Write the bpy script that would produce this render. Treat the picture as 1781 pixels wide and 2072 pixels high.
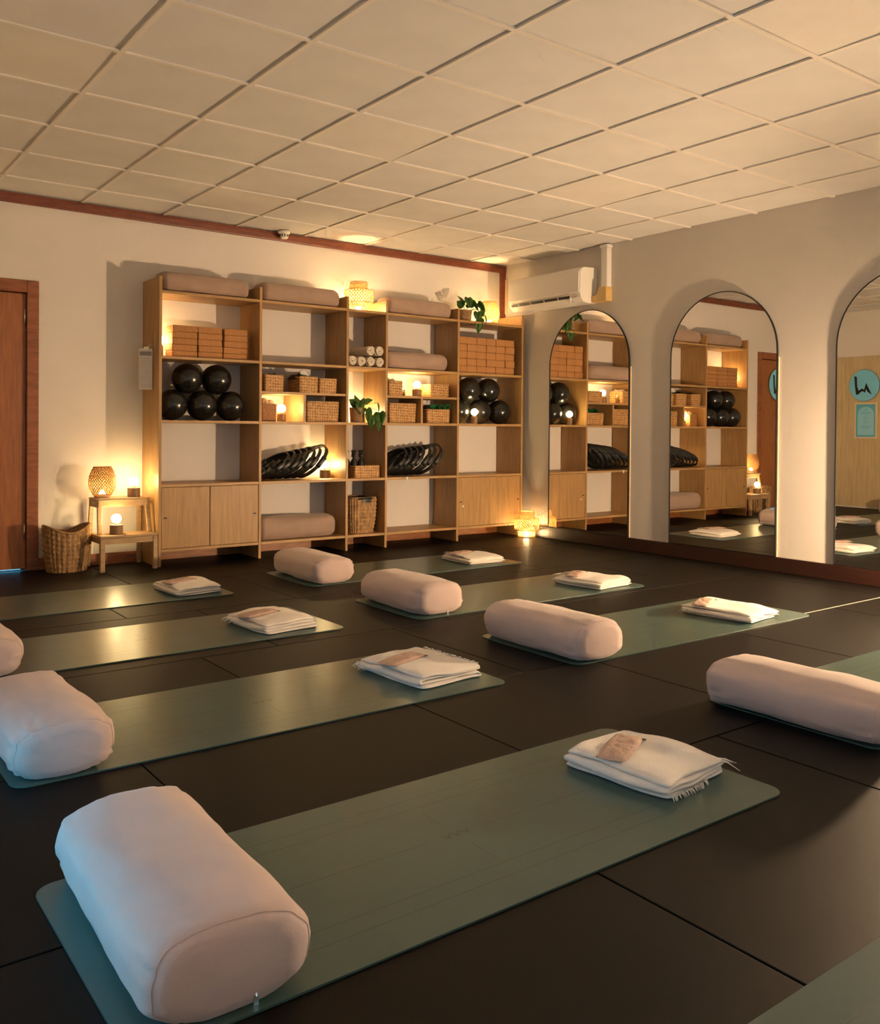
import bpy, math, random
from mathutils import Vector, Matrix, noise
random.seed(7)
S = bpy.context.scene
for o in list(bpy.data.objects): bpy.data.objects.remove(o)
COL = S.collection
PI = math.pi

# ------------------------------------------------------------------ camera
FPX, CX, CY = 1818.5, 890.3, 886.2          # calibrated on the ceiling grid (1781x2072 frame)
YAW, PITCH, ROLL = math.radians(36.843), math.radians(-.596), math.radians(.437)
CAMZ = 1.02
fwd = Vector((math.sin(YAW)*math.cos(PITCH), math.cos(YAW)*math.cos(PITCH), math.sin(PITCH)))
rt = Vector((math.cos(YAW), -math.sin(YAW), 0)); up = rt.cross(fwd)
r2 = rt*math.cos(ROLL)+up*math.sin(ROLL); u2 = -rt*math.sin(ROLL)+up*math.cos(ROLL)
cam = bpy.data.cameras.new('camera'); camo = bpy.data.objects.new('camera', cam); COL.objects.link(camo)
M = Matrix((r2, u2, -fwd)).transposed().to_4x4(); M.translation = (0, 0, CAMZ); camo.matrix_world = M
cam.sensor_fit = 'HORIZONTAL'; cam.sensor_width = 36; cam.lens = FPX*36/1781
cam.shift_x = (890.5-CX)/1781; cam.shift_y = -(1036-CY)/1781; cam.clip_start = .02
S.camera = camo

# ------------------------------------------------------------------ world (blue dusk sky, seen by the room through its low window and an added fill window)
W = bpy.data.worlds.new('world'); S.world = W; W.use_nodes = True
W.node_tree.nodes['Background'].inputs[0].default_value = (.09, .42, .70, 1)
W.node_tree.nodes['Background'].inputs[1].default_value = 2.7
S.view_settings.view_transform = 'Standard'; S.view_settings.look = 'None'
S.view_settings.gamma = 1; S.view_settings.use_curve_mapping = False
S.view_settings.exposure = 1.56
S.cycles.max_bounces = 7; S.cycles.diffuse_bounces = 5; S.cycles.glossy_bounces = 4; S.cycles.adaptive_threshold = .1; S.cycles.adaptive_min_samples = 20
S.cycles.sample_clamp_indirect = 6

WARM = (1.0, .675, .39)
LAMP_BULB = 33       # small globe bulbs on the shelf and stool
LAMP_BIG = 1600       # bare globe on the low table by the mirror wall, right of the frame
def portal(loc, rot, sx, sy):
    l = bpy.data.lights.new('window_portal', 'AREA'); l.shape = 'RECTANGLE'; l.size = sx; l.size_y = sy
    l.cycles.is_portal = True
    o = bpy.data.objects.new('window_portal', l); COL.objects.link(o); o.location = loc; o.rotation_euler = rot
portal((.04, 2.2, .33), (0, -PI/2, 0), .6, 1.4)
portal((1.5, -1.24, 1.4), (PI/2, 0, 0), 1.0, .9)  # portal for the added fill window

# ------------------------------------------------------------------ materials
MATS = {}
def mat(name, col, rough=.6, metal=0, spec=.5, var=0, vscale=8, bump=0, bscale=40, stretch=None, emit=None, transl=0, col2=None, sheen=0, coat=0):
    if name in MATS: return MATS[name]
    m = bpy.data.materials.new(name); m.use_nodes = True; nt = m.node_tree; N = nt.nodes; L = nt.links
    b = N['Principled BSDF']; b.inputs['Base Color'].default_value = (*col, 1)
    b.inputs['Roughness'].default_value = rough; b.inputs['Metallic'].default_value = metal
    b.inputs['Specular IOR Level'].default_value = spec
    if sheen: b.inputs['Sheen Weight'].default_value = sheen
    if coat: b.inputs['Coat Weight'].default_value = coat
    if emit: b.inputs['Emission Color'].default_value = (*emit[0], 1); b.inputs['Emission Strength'].default_value = emit[1]
    if var or bump:
        tc = N.new('ShaderNodeTexCoord'); mp = N.new('ShaderNodeMapping'); L.new(tc.outputs['Object'], mp.inputs[0])
        if stretch: mp.inputs['Scale'].default_value = stretch
    if var or col2:
        nz = N.new('ShaderNodeTexNoise'); nz.inputs['Scale'].default_value = vscale; nz.inputs['Detail'].default_value = 5; nz.inputs['Roughness'].default_value = .6
        L.new(mp.outputs[0], nz.inputs['Vector'])
        rp = N.new('ShaderNodeValToRGB'); rp.color_ramp.elements[0].position = .33; rp.color_ramp.elements[1].position = .67
        c2 = col2 or tuple(c*(1-var) for c in col)
        rp.color_ramp.elements[0].color = (*c2, 1); rp.color_ramp.elements[1].color = (*(tuple(min(1, c*(1+var*.4)) for c in col) if not col2 else col), 1)
        L.new(nz.outputs['Fac'], rp.inputs[0]); L.new(rp.outputs[0], b.inputs['Base Color'])
    if bump:
        n2 = N.new('ShaderNodeTexNoise'); n2.inputs['Scale'].default_value = bscale; n2.inputs['Detail'].default_value = 4
        L.new(mp.outputs[0], n2.inputs['Vector'])
        bp = N.new('ShaderNodeBump'); bp.inputs['Strength'].default_value = bump; bp.inputs['Distance'].default_value = .01
        L.new(n2.outputs['Fac'], bp.inputs['Height']); L.new(bp.outputs[0], b.inputs['Normal'])
    if transl:
        tr = N.new('ShaderNodeBsdfTranslucent'); tr.inputs[0].default_value = (*col, 1)
        mx = N.new('ShaderNodeMixShader'); mx.inputs[0].default_value = transl
        L.new(b.outputs[0], mx.inputs[1]); L.new(tr.outputs[0], mx.inputs[2])
        L.new(mx.outputs[0], N['Material Output'].inputs[0])
    MATS[name] = m; return m

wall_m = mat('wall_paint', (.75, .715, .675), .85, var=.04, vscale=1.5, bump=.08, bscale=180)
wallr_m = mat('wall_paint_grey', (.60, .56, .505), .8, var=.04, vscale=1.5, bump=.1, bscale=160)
ctile_m = mat('ceiling_tile_face', (.71, .70, .685), .9, var=.05, vscale=3, bump=.12, bscale=220)
ctile2_m = mat('ceiling_tile_paler', (.76, .73, .68), .9, var=.05, vscale=3, bump=.12, bscale=220)  # slightly paler face for the tilted tiles
cgrid_m = mat('ceiling_grid_steel', (.76, .72, .66), .5)
cherry_m = mat('cherry_wood', (.30, .098, .035), .38, var=.35, vscale=6, stretch=(1, 1, 6), bump=.04, bscale=60)
cherryd_m = mat('dark_cherry_wood', (.20, .052, .022), .4, var=.35, vscale=8, stretch=(1.2, 6, 6), bump=.04, bscale=60)
door_m = mat('door_veneer', (.36, .13, .04), .36, var=.28, vscale=5, stretch=(14, 14, .9), bump=.02, bscale=40)
oakv_m = mat('oak_vertical_grain', (.41, .235, .085), .45, var=.28, vscale=4, stretch=(16, 16, 1), bump=.05, bscale=30)
oakh_m = mat('oak_level_grain', (.43, .25, .092), .45, var=.25, vscale=4, stretch=(1, 16, 16), bump=.05, bscale=30)
birch_m = mat('stool_wood', (.46, .30, .15), .5, var=.25, vscale=6, stretch=(1.5, 12, 12), bump=.05)
board_m = mat('pale_backing_board', (.70, .53, .33), .6, var=.2, vscale=5, stretch=(12, 12, 1))
panel_m = mat('wall_wood_panel', (.62, .50, .30), .5, var=.2, vscale=4, stretch=(10, 10, .7))
floor_m = mat('rubber_floor', (.0040, .0029, .0021), .5, var=.35, vscale=120, bump=.05, bscale=500, spec=.13)
gap_m = mat('floor_underlay', (.004, .004, .004), .9)
mat_m = mat('mat_green_rubber', (.048, .099, .088), .28, var=.12, vscale=3.5, bump=.05, bscale=14, spec=.55)
matline_m = mat('mat_printed_line', (.03, .048, .036), .4)
bol_m = mat('bolster_cotton', (.55, .425, .385), .85, var=.06, vscale=5, bump=.14, bscale=420, sheen=.3)
bolx_m = mat('bolster_taupe_cotton', (.39, .275, .215), .88, var=.08, vscale=6, bump=.14, bscale=420, sheen=.2)
piping_m = mat('bolster_seam', (.53, .41, .37), .85)
cloth_m = mat('cream_blanket', (.86, .81, .74), .9, var=.06, vscale=9, bump=.4, bscale=300, sheen=.3)
eye_m = mat('eye_pillow_cotton', (.52, .37, .30), .8, var=.1, vscale=20, bump=.35, bscale=60)
cork_m = mat('cork', (.43, .20, .065), .75, var=.16, vscale=70, bump=.15, bscale=150)
ball_m = mat('black_vinyl', (.010, .0095, .008), .2, bump=.03, bscale=300, spec=.55)
blackp_m = mat('black_rubber', (.012, .012, .011), .45)
blackm_m = mat('black_metal', (.012, .011, .010), .4, metal=.3)
sea_m = mat('seagrass', (.52, .29, .10), .55, col2=(.36, .18, .055), var=.3, vscale=22, bump=.3, bscale=120)
seam_rim = mat('seagrass_rim', (.50, .31, .13), .6, var=.3, vscale=60, bump=.3, bscale=90)
hya_m = mat('water_hyacinth', (.50, .30, .125), .6, col2=(.24, .125, .045), var=.3, vscale=26, bump=.5, bscale=70, stretch=(1.6, 1.6, .6))
bamboo_m = mat('bamboo_strip', (.74, .50, .19), .5, transl=.28)
bamboob_m = mat('brown_bamboo_strip', (.50, .27, .085), .5, transl=.22)
base_m = mat('lamp_base_wood', (.24, .14, .065), .5, var=.3, vscale=12, stretch=(8, 8, 1.5))
paper_m = mat('paper', (.74, .72, .68), .7)
ink_m = mat('printed_ink', (.30, .29, .28), .8)
white_m = mat('white_plastic', (.80, .77, .71), .32)
white2_m = mat('white_plastic_matt', (.76, .73, .67), .5)
yellowed_m = mat('yellowed_plastic', (.62, .42, .16), .5)
darkslot_m = mat('dark_slot', (.02, .02, .02), .6)
steel_m = mat('hinge_steel', (.75, .70, .62), .3, metal=.9)
mirror_m = mat('mirror_silver', (.90, .89, .87), .004, metal=1)
leaf_m = mat('pothos_leaf', (.075, .19, .03), .36, var=.35, vscale=14, transl=.4)
stem_m = mat('stem_green', (.10, .16, .04), .5)
pot_m = mat('woven_pot', (.30, .17, .075), .7, var=.35, vscale=40, bump=.4, bscale=80)
soil_m = mat('soil', (.03, .02, .012), .95, bump=.5, bscale=60)
towel_m = mat('rolled_towel', (.72, .64, .52), .92, var=.1, vscale=20, bump=.5, bscale=200)
signblue_m = mat('sign_blue', (.22, .66, .95), .4)
posterblue_m = mat('poster_blue', (.12, .48, .74), .5)
posterpale_m = mat('poster_pale_blue', (.30, .70, .95), .5)
frame_m = mat('poster_frame_wood', (.76, .66, .44), .5)
green_m = mat('green_band', (.03, .30, .07), .5)
bulb_m = mat('bulb_glow', (1, .9, .7), .4, emit=((1.0, .70, .31), LAMP_BULB))
bulbbig_m = mat('bulb_glow_big', (1, .9, .7), .4, emit=(WARM, LAMP_BIG))
glass_m = None
def strand_shading(m, cell, light, dark):
    """light and dark strands in a diagonal plait (weave highlights and shade put into the colour)"""
    nt = m.node_tree; N = nt.nodes; L = nt.links; b = N['Principled BSDF']
    tc = N.new('ShaderNodeTexCoord'); sp = N.new('ShaderNodeSeparateXYZ'); L.new(tc.outputs['Object'], sp.inputs[0])
    def mth(op, a, c=None):
        n = N.new('ShaderNodeMath'); n.operation = op
        for i, q in enumerate((a, c)):
            if q is None: continue
            if isinstance(q, (int, float)): n.inputs[i].default_value = q
            else: L.new(q, n.inputs[i])
        return n.outputs[0]
    nw = N.new('ShaderNodeTexNoise'); nw.inputs['Scale'].default_value = 28; L.new(tc.outputs['Object'], nw.inputs['Vector'])
    u = mth('ADD', mth('ADD', sp.outputs[0], sp.outputs[1]), mth('MULTIPLY', nw.outputs['Fac'], .02)); k = 2*PI/cell
    p = mth('MULTIPLY', mth('SINE', mth('MULTIPLY', mth('ADD', u, sp.outputs[2]), k)), mth('SINE', mth('MULTIPLY', mth('SUBTRACT', u, sp.outputs[2]), k*.93)))
    nzn = N.new('ShaderNodeTexNoise'); nzn.inputs['Scale'].default_value = 45; L.new(tc.outputs['Object'], nzn.inputs['Vector'])
    f = mth('ADD', mth('MULTIPLY', p, .38), nzn.outputs['Fac'])
    rp = N.new('ShaderNodeValToRGB'); rp.color_ramp.elements[0].position = .15; rp.color_ramp.elements[1].position = .85
    rp.color_ramp.elements[0].color = (*dark, 1); rp.color_ramp.elements[1].color = (*light, 1)
    L.new(f, rp.inputs[0]); L.new(rp.outputs[0], b.inputs['Base Color'])
strand_shading(sea_m, .044, (.64, .37, .13), (.24, .105, .03))  # seagrass colour carries the weave's highlights and shade

# ------------------------------------------------------------------ mesh helpers
class MB:
    def __init__(s): s.v = []; s.f = []
    def add(s, vs, fs):
        k = len(s.v); s.v += [tuple(p) for p in vs]; s.f += [tuple(i+k for i in f) for f in fs]; return s
    def box(s, x0, x1, y0, y1, z0, z1):
        return s.add([(x0,y0,z0),(x1,y0,z0),(x1,y1,z0),(x0,y1,z0),(x0,y0,z1),(x1,y0,z1),(x1,y1,z1),(x0,y1,z1)],
                     [(0,3,2,1),(4,5,6,7),(0,1,5,4),(1,2,6,5),(2,3,7,6),(3,0,4,7)])
    def beam(s, a, b, w, d, side=(1,0,0)):
        a, b = Vector(a), Vector(b); t = (b-a).normalized(); x = Vector(side); x = (x-t*x.dot(t)).normalized(); y = t.cross(x)
        P = []
        for p in (a, b):
            for i, j in ((-1,-1),(1,-1),(1,1),(-1,1)): P.append(p+x*i*w/2+y*j*d/2)
        return s.add(P, [(3,2,1,0),(4,5,6,7),(0,1,5,4),(1,2,6,5),(2,3,7,6),(3,0,4,7)])
    def tube(s, pts, r, n=8, closed=False):
        pts = [Vector(p) for p in pts]; m = len(pts); vs = []
        ref = Vector((.13, .31, .94))
        for i, p in enumerate(pts):
            t = (pts[(i+1) % m]-pts[i-1]) if closed else (pts[min(i+1, m-1)]-pts[max(i-1, 0)])
            t.normalize(); x = ref.cross(t); x = x.normalized() if x.length > .05 else Vector((1,0,0)); y = t.cross(x)
            rr = r[i] if isinstance(r, (list, tuple)) else r
            for k in range(n): a = 2*PI*k/n; vs.append(p+x*math.cos(a)*rr+y*math.sin(a)*rr)
        fs = []
        for i in range(m if closed else m-1):
            j = (i+1) % m
            for k in range(n): fs.append((i*n+k, i*n+(k+1) % n, j*n+(k+1) % n, j*n+k))
        if not closed: fs += [tuple(reversed(range(n))), tuple(range((m-1)*n, m*n))]
        return s.add(vs, fs)
    def lathe(s, prof, n=24, c=(0,0,0), cap=True, sx=1, sy=1):
        vs = []; fs = []; m = len(prof)
        for r, z in prof:
            for k in range(n): a = 2*PI*k/n; vs.append((c[0]+r*sx*math.cos(a), c[1]+r*sy*math.sin(a), c[2]+z))
        for i in range(m-1):
            for k in range(n): fs.append((i*n+k, i*n+(k+1) % n, (i+1)*n+(k+1) % n, (i+1)*n+k))
        if cap: fs += [tuple(reversed(range(n))), tuple(range((m-1)*n, m*n))]
        return s.add(vs, fs)
    def prism(s, poly, axis, a, b):
        n = len(poly); vs = []
        for t in (a, b):
            for p, q in poly: vs.append({'x': (t,p,q), 'y': (p,t,q), 'z': (p,q,t)}[axis])
        fs = [tuple(range(n)), tuple(reversed(range(n, 2*n)))]+[(i, n+i, n+(i+1) % n, (i+1) % n) for i in range(n)]
        return s.add(vs, fs)
    def grid(s, rows):
        m, n = len(rows), len(rows[0])
        return s.add([p for r in rows for p in r], [(i*n+j, i*n+j+1, (i+1)*n+j+1, (i+1)*n+j) for i in range(m-1) for j in range(n-1)])
    def xf(s, Mx): s.v = [tuple(Mx @ Vector(p)) for p in s.v]; return s
    def mesh(s, name, smooth=False):
        me = bpy.data.meshes.new(name); me.from_pydata(s.v, [], s.f); me.update()
        import bmesh
        b = bmesh.new(); b.from_mesh(me); bmesh.ops.recalc_face_normals(b, faces=b.faces); b.to_mesh(me); b.free()
        if smooth: me.polygons.foreach_set('use_smooth', [True]*len(me.polygons))
        return me
def link(name, me, m, parent=None, loc=None, bevel=0, smooth=False, subsurf=0):
    if isinstance(me, MB): me = me.mesh(name, smooth)
    if m and not me.materials: me.materials.append(m)
    o = bpy.data.objects.new(name, me); COL.objects.link(o)
    if parent: o.parent = parent
    if loc: o.location = loc
    if bevel:
        b = o.modifiers.new('bevel', 'BEVEL'); b.width = bevel; b.segments = 2; b.limit_method = 'ANGLE'
    if subsurf:
        q = o.modifiers.new('sub', 'SUBSURF'); q.levels = subsurf; q.render_levels = subsurf
    return o
def tag(o, label, cat, group=None):
    o['label'] = label; o['category'] = cat
    if group: o['group'] = group
    return o
def struct(o, label=None):
    o['kind'] = 'structure'
    if label: o['label'] = label
    return o
def thing(name, label, cat, loc=(0,0,0), rz=0, group=None):
    o = bpy.data.objects.new(name, None); COL.objects.link(o); o.location = loc; o.rotation_euler = (0, 0, rz); o.empty_display_size = .05
    return tag(o, label, cat, group)
def sempty(name, loc=(0,0,0), label=None):
    o = bpy.data.objects.new(name, None); COL.objects.link(o); o.location = loc; o.empty_display_size = .05
    return struct(o, label)
def dup(root, loc, rz, label, group=None):
    def cp(o, par):
        c = o.copy(); COL.objects.link(c); c.parent = par
        for ch in list(o.children): cp(ch, c)
        return c
    r = cp(root, None); r.location = loc; r.rotation_euler = (0, 0, rz); r['label'] = label
    if group: r['group'] = group
    return r
def rrect(w, d, r, n=5):
    P = []
    for cx, cy, a0 in ((w/2-r, d/2-r, 0), (-w/2+r, d/2-r, 90), (-w/2+r, -d/2+r, 180), (w/2-r, -d/2+r, 270)):
        for k in range(n+1):
            a = math.radians(a0+90*k/n); P.append((cx+r*math.cos(a), cy+r*math.sin(a)))
    return P
def nz(x, y, z): return noise.noise(Vector((x, y, z)))

# ================================================================== SETTING
XL, XR, YF, YB, ZC = -.40, 5.87, -1.25, 6.785, 2.63
XS, YJ = .05, .80                                      # the sign wall stands proud of the left wall beyond YJ
# ---- floor: dark rubber tiles laid in staggered rows
fl = struct(link('floor', MB().box(XL-.2, XR+.2, YF-.2, YB+.2, -.08, -.012), gap_m))
rowsY = [-1.25, -.12, .865, 1.84, 2.795, 3.80, 4.80, 5.785, 6.785]
offs = [.905, .53, .53, .53, .905, .53, .905, .53, .87]
TW = 1.010
for r in range(len(rowsY)-1):
    y0, y1 = rowsY[r], rowsY[r+1]; x = [.53, .905, .52, .905, .53, .905, .52, .87][r]-3*TW
    if r == 2: x = .52-3*TW
    seams = [XL]+[x+k*TW for k in range(12) if XL+.02 < x+k*TW < XR-.02]+[XR]
    for a, b in zip(seams[:-1], seams[1:]):
        if b <= a+.01: continue
        w, d, g = b-a, y1-y0, .0022
        g2 = .0045 if r in (1, 2) else g
        o = link('floor_tile', MB().box(-w/2+g2, w/2-g, -d/2+g, d/2-g2, -.014, 0), floor_m, fl, ((a+b)/2, (y0+y1)/2, 0), bevel=.002)
# pale joint strip showing between two tiles by the mirror wall
link('joint_strip', MB().box(4.62, XR, 2.789, 2.797, -.006, .0006), mat('joint_strip_grey', (.45, .38, .30), .6), fl)

# ---- ceiling: lay-in panels on a steel grid
ce = struct(link('ceiling', MB().box(XL-.2, XR+.2, YF-.2, YB+.2, ZC+.03, ZC+.1), white2_m))
GX, GY, P6 = 1.041*.6, 5.572*.6, .6
xs = [GX+P6*k for k in range(-3, 9)]; ys = [GY+P6*k for k in range(-8, 6)]
tile_me = {}
tilt = {(3, 1): (.016, .02), (6, 1): (.012, .014), (0, 1): (-.008, .014), (3, 4): (.008, .012), (4, -3): (.012, .012), (0, 4): (0, .012)}
ex = [XL]+xs+[XR]; ey = [YF]+ys+[YB]
for i in range(len(ex)-1):
    for j in range(len(ey)-1):
        x0, x1, y0, y1 = ex[i], ex[i+1], ey[j], ey[j+1]
        w, d = round(x1-x0-.006, 3), round(y1-y0-.006, 3)
        if w < .05 or d < .05: continue
        ci, rj = i-4, 7-j                                   # photo's own column and row
        ti = (round((x0-GX)/P6), round((y0-GY)/P6))
        tl = tilt.get(ti)
        key = (w, d, bool(tl))
        if key not in tile_me:
            mb = MB().box(-w/2, w/2, -d/2, d/2, 0, .014)
            tile_me[key] = mb.mesh('ceiling_tile'); tile_me[key].materials.append(ctile2_m if tl else ctile_m)
        o = link('ceiling_tile', tile_me[key], None, ce, ((x0+x1)/2, (y0+y1)/2, ZC+.0085))
        o.rotation_euler = (random.uniform(-.0012, .0012), random.uniform(-.0012, .0012), random.uniform(-.002, .002))
        if tl:
            o.rotation_euler = (tl[0]*.9, tl[1]*.9, 0); o.location.z += .0005
            o.rotation_euler[0] = -abs(tl[0])*.9
for x in xs: link('grid_bar', MB().box(x-.012, x+.012, YF, YB, ZC-.001, ZC+.008).box(x-.001, x+.001, YF, YB, ZC+.008, ZC+.03), cgrid_m, ce)
for y in ys: link('grid_bar', MB().box(XL, XR, y-.012, y+.012, ZC-.0015, ZC+.0075).box(XL, XR, y-.001, y+.001, ZC+.0075, ZC+.03), cgrid_m, ce)

# ---- walls
DX0, DX1, DZ = .66, 1.475, 1.965                         # door opening in the back wall
T = .12
struct(link('wall_back', MB().box(DX1, XR+T, YB, YB+T, 0, ZC+.03).box(XL-T, DX0, YB, YB+T, 0, ZC+.03).box(DX0, DX1, YB, YB+T, DZ, ZC+.03), wall_m))
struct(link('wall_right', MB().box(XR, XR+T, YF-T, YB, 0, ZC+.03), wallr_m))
W1 = (1.5, 2.9, .03, .63)                              # low window in the sign wall: y0 y1 z0 z1
struct(link('wall_left', MB().box(XL-T, XL, YF, YJ, 0, ZC+.03), wall_m))
ws = struct(link('wall_side', MB().box(XS-.3, XS, YJ, W1[0], 0, ZC+.03).box(XS-.3, XS, W1[1], YB, 0, ZC+.03).box(XS-.3, XS, W1[0], W1[1], 0, W1[2]).box(XS-.3, XS, W1[0], W1[1], W1[3], ZC+.03).box(XL-T, XS-.3, YJ, YJ+T, 0, ZC+.03), wall_m))
link('wood_panel', MB().box(XS, XS+.012, W1[1]+.1, YB-.02, .02, 2.03), panel_m, ws, bevel=.002)
FILL_WIN = (1.0, 2.0, .95, 1.85)  # unseen opening added behind the camera to give cool fill light
struct(link('wall_front', MB().box(XL-T, FILL_WIN[0], YF-T, YF, 0, ZC+.03).box(FILL_WIN[1], XR, YF-T, YF, 0, ZC+.03).box(FILL_WIN[0], FILL_WIN[1], YF-T, YF, 0, FILL_WIN[2]).box(FILL_WIN[0], FILL_WIN[1], YF-T, YF, FILL_WIN[3], ZC+.03), wall_m))
# windows
def pane_mat():
    m = bpy.data.materials.new('window_glass'); m.use_nodes = True; nt = m.node_tree
    for n in list(nt.nodes): nt.nodes.remove(n)
    o = nt.nodes.new('ShaderNodeOutputMaterial'); t = nt.nodes.new('ShaderNodeBsdfTransparent'); g = nt.nodes.new('ShaderNodeBsdfGlossy'); mx = nt.nodes.new('ShaderNodeMixShader')
    t.inputs[0].default_value = (.9, .96, .97, 1); g.inputs['Roughness'].default_value = .02; mx.inputs[0].default_value = .06
    nt.links.new(t.outputs[0], mx.inputs[1]); nt.links.new(g.outputs[0], mx.inputs[2]); nt.links.new(mx.outputs[0], o.inputs[0]); return m
glass_m = pane_mat()
w = sempty('window_1', (XS, 2.2, .03), 'low window in the left wall, left of the nearest bolsters')
def wpart(nm, mb, m): return link(nm, mb.xf(Matrix.Translation(-w.location)), m, w)
y0, y1, z0, z1 = W1
wpart('window_frame', MB().box(XS-.07, XS-.02, y0, y0+.03, z0, z1).box(XS-.07, XS-.02, y1-.03, y1, z0, z1).box(XS-.07, XS-.02, y0+.03, y1-.03, z0, z0+.03).box(XS-.07, XS-.02, y0+.03, y1-.03, z1-.03, z1), white2_m)
wpart('pane', MB().box(XS-.05, XS-.044, y0+.03, y1-.03, z0+.03, z1-.03), glass_m)
w = sempty('added_fill_window', (1.5, YF, .95), 'added window for cool fill in the wall behind the photographer')
x0, x1, z0, z1 = FILL_WIN
wpart('window_frame', MB().box(x0, x0+.05, YF-.07, YF-.02, z0, z1).box(x1-.05, x1, YF-.07, YF-.02, z0, z1).box(x0+.05, x1-.05, YF-.07, YF-.02, z0, z0+.05).box(x0+.05, x1-.05, YF-.07, YF-.02, z1-.05, z1), white2_m)
wpart('pane', MB().box(x0+.05, x1-.05, YF-.05, YF-.044, z0+.05, z1-.05), glass_m)
# trims
struct(link('trim_1', MB().prism([(YB, 2.563), (YB-.022, 2.563), (YB-.026, 2.572), (YB-.030, 2.61), (YB-.030, ZC-.002), (YB, ZC-.002)], 'x', XS, XR), cherryd_m), 'dark red-brown wooden cornice strip along the top of the back wall')
struct(link('trim_2', MB().box(5.805, XR-.001, YB-.024, YB, 0.085, 2.563), cherryd_m, bevel=.003), 'dark upright wooden strip in the room corner')
struct(link('baseboard_back', MB().box(DX1+.065, XR-.018, YB-.017, YB, 0, .083), mat('baseboard_wood', (.34, .12, .035), .42, var=.35, vscale=8, stretch=(1, 6, 6)), bevel=.003))
struct(link('baseboard_right', MB().box(XR-.024, XR, YF, YB-.002, 0, .108), mat('baseboard_dark_wood', (.024, .007, .004), .4, var=.35, vscale=8, stretch=(6, 1, 6)), bevel=.004))
struct(link('trim_3', MB().box(XR-.012, XR, 6.735, YB-.025, 2.16, 2.50), board_m), 'short pale wooden batten beside the corner strip')
# door
d = sempty('door_1', ((DX0+DX1)/2, YB, 0), 'orange-brown wooden door with matching frame')
def dpart(nm, mb, m, par=None, **k): return link(nm, mb.xf(Matrix.Translation(-d.location)), m, par or d, **k)
lf = dpart('door_leaf', MB().box(DX0+.0195, DX1-.0195, YB+.012, YB+.05, .014, DZ-.022), door_m, bevel=.002)
dpart('door_frame', MB().box(DX1-.018, DX1+.06, YB-.02, YB+.0, 0, DZ+.07).box(DX0-.06, DX0+.018, YB-.02, YB, 0, DZ+.07).box(DX0+.018, DX1-.018, YB-.02, YB, DZ-.016, DZ+.07), cherry_m, bevel=.004)
dpart('door_jamb', MB().box(DX1-.04, DX1-.018, YB+.052, YB+.07, 0, DZ).box(DX0+.018, DX0+.04, YB+.052, YB+.07, 0, DZ).box(DX0, DX1, YB+.052, YB+.07, DZ-.05, DZ).box(DX1-.018, DX1, YB, YB+T, 0, DZ).box(DX0, DX0+.018, YB, YB+T, 0, DZ).box(DX0, DX1, YB, YB+T, DZ-.016, DZ), cherryd_m)
for z in (.22, 1.73): dpart('hinge', MB().lathe([(.007, 0), (.007, .105)], 10, (DX1-.028, YB+.004, z)), steel_m, smooth=True)
dpart('door_handle', MB().lathe([(.024, 0), (.024, .008)], 16, (0,0,0)).xf(Matrix.Translation((DX0+.09, YB+.012, 1.02)) @ Matrix.Rotation(PI/2, 4, 'X')).tube([(DX0+.09, YB+.01, 1.02), (DX0+.09, YB-.04, 1.02), (DX0+.2, YB-.045, 1.02)], .009), steel_m, smooth=True)
struct(link('floor_outside', MB().box(-.6, 3, YB+T, 9, -.06, -.004), mat('outside_paving', (.7, .72, .74), .8)))

# ================================================================== SHELF UNIT
SY0, SY1 = 6.42, 6.776
PX = [2.280, 3.068, 3.850, 4.238, 5.015, 5.792]; PT = .022
SZ = [2.009, 1.535, 1.067, .598, .127]; ST = .021
SB = Vector((4.03, 6.6, 0))
sh = thing('shelving_unit', 'long open-backed oak shelving unit with five bays against the back wall', 'shelf', SB)
def spart(nm, mb, m, par=None, **k): return link(nm, mb.xf(Matrix.Translation(-SB)), m, par or sh, **k)
for x in PX: spart('upright', MB().box(x-PT/2, x+PT/2, SY0, SY1, 0, 2.108), oakv_m, bevel=.0015)
for k in range(5):
    for z in SZ:
        spart('shelf_board', MB().box(PX[k]+PT/2, PX[k+1]-PT/2, SY0+.002, SY1, z-ST, z), oakh_m, bevel=.0015)
for k, x in ((1, 3.458), (3, 4.616)):
    spart('middle_board', MB().box(PX[k]+PT/2, PX[k+1]-PT/2, SY0+.008, SY1, 1.282, 1.302), oakh_m, bevel=.0015)
    spart('divider', MB().box(x-PT/2, x+PT/2, SY0+.008, SY1, SZ[2], 1.282), oakv_m, bevel=.0015)
for k in (0, 4):
    xa, xb = PX[k]+PT/2+.003, PX[k+1]-PT/2-.003; xm = (xa+xb)/2+(-.012 if k == 0 else 0)
    for a, b, hx in ((xa, xm-(.003 if k == 0 else .0006), xa+.022), (xm+(.003 if k == 0 else .0006), xb, xb-.034)):
        dr = spart('cabinet_door', MB().box(a, b, SY0+.004, SY0+.022, .130, SZ[3]-ST-.003), oakv_m, bevel=.001)
        spart('finger_slot', MB().box(hx-.006, hx+.018, SY0+.0025, SY0+.006, .348, .358), darkslot_m, dr)
    spart('cabinet_back', MB().box(xa, xb, SY1-.012, SY1-.004, .13, SZ[3]-ST-.002), oakv_m)
spart('paper_sticker', MB().box(4.448, 4.468, SY0-.0005, SY0+.0018, .565, .598), paper_m)
spart('paper_sticker', MB().box(5.076, 5.092, SY0+.0028, SY0+.0042, .305, .322), paper_m)

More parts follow.
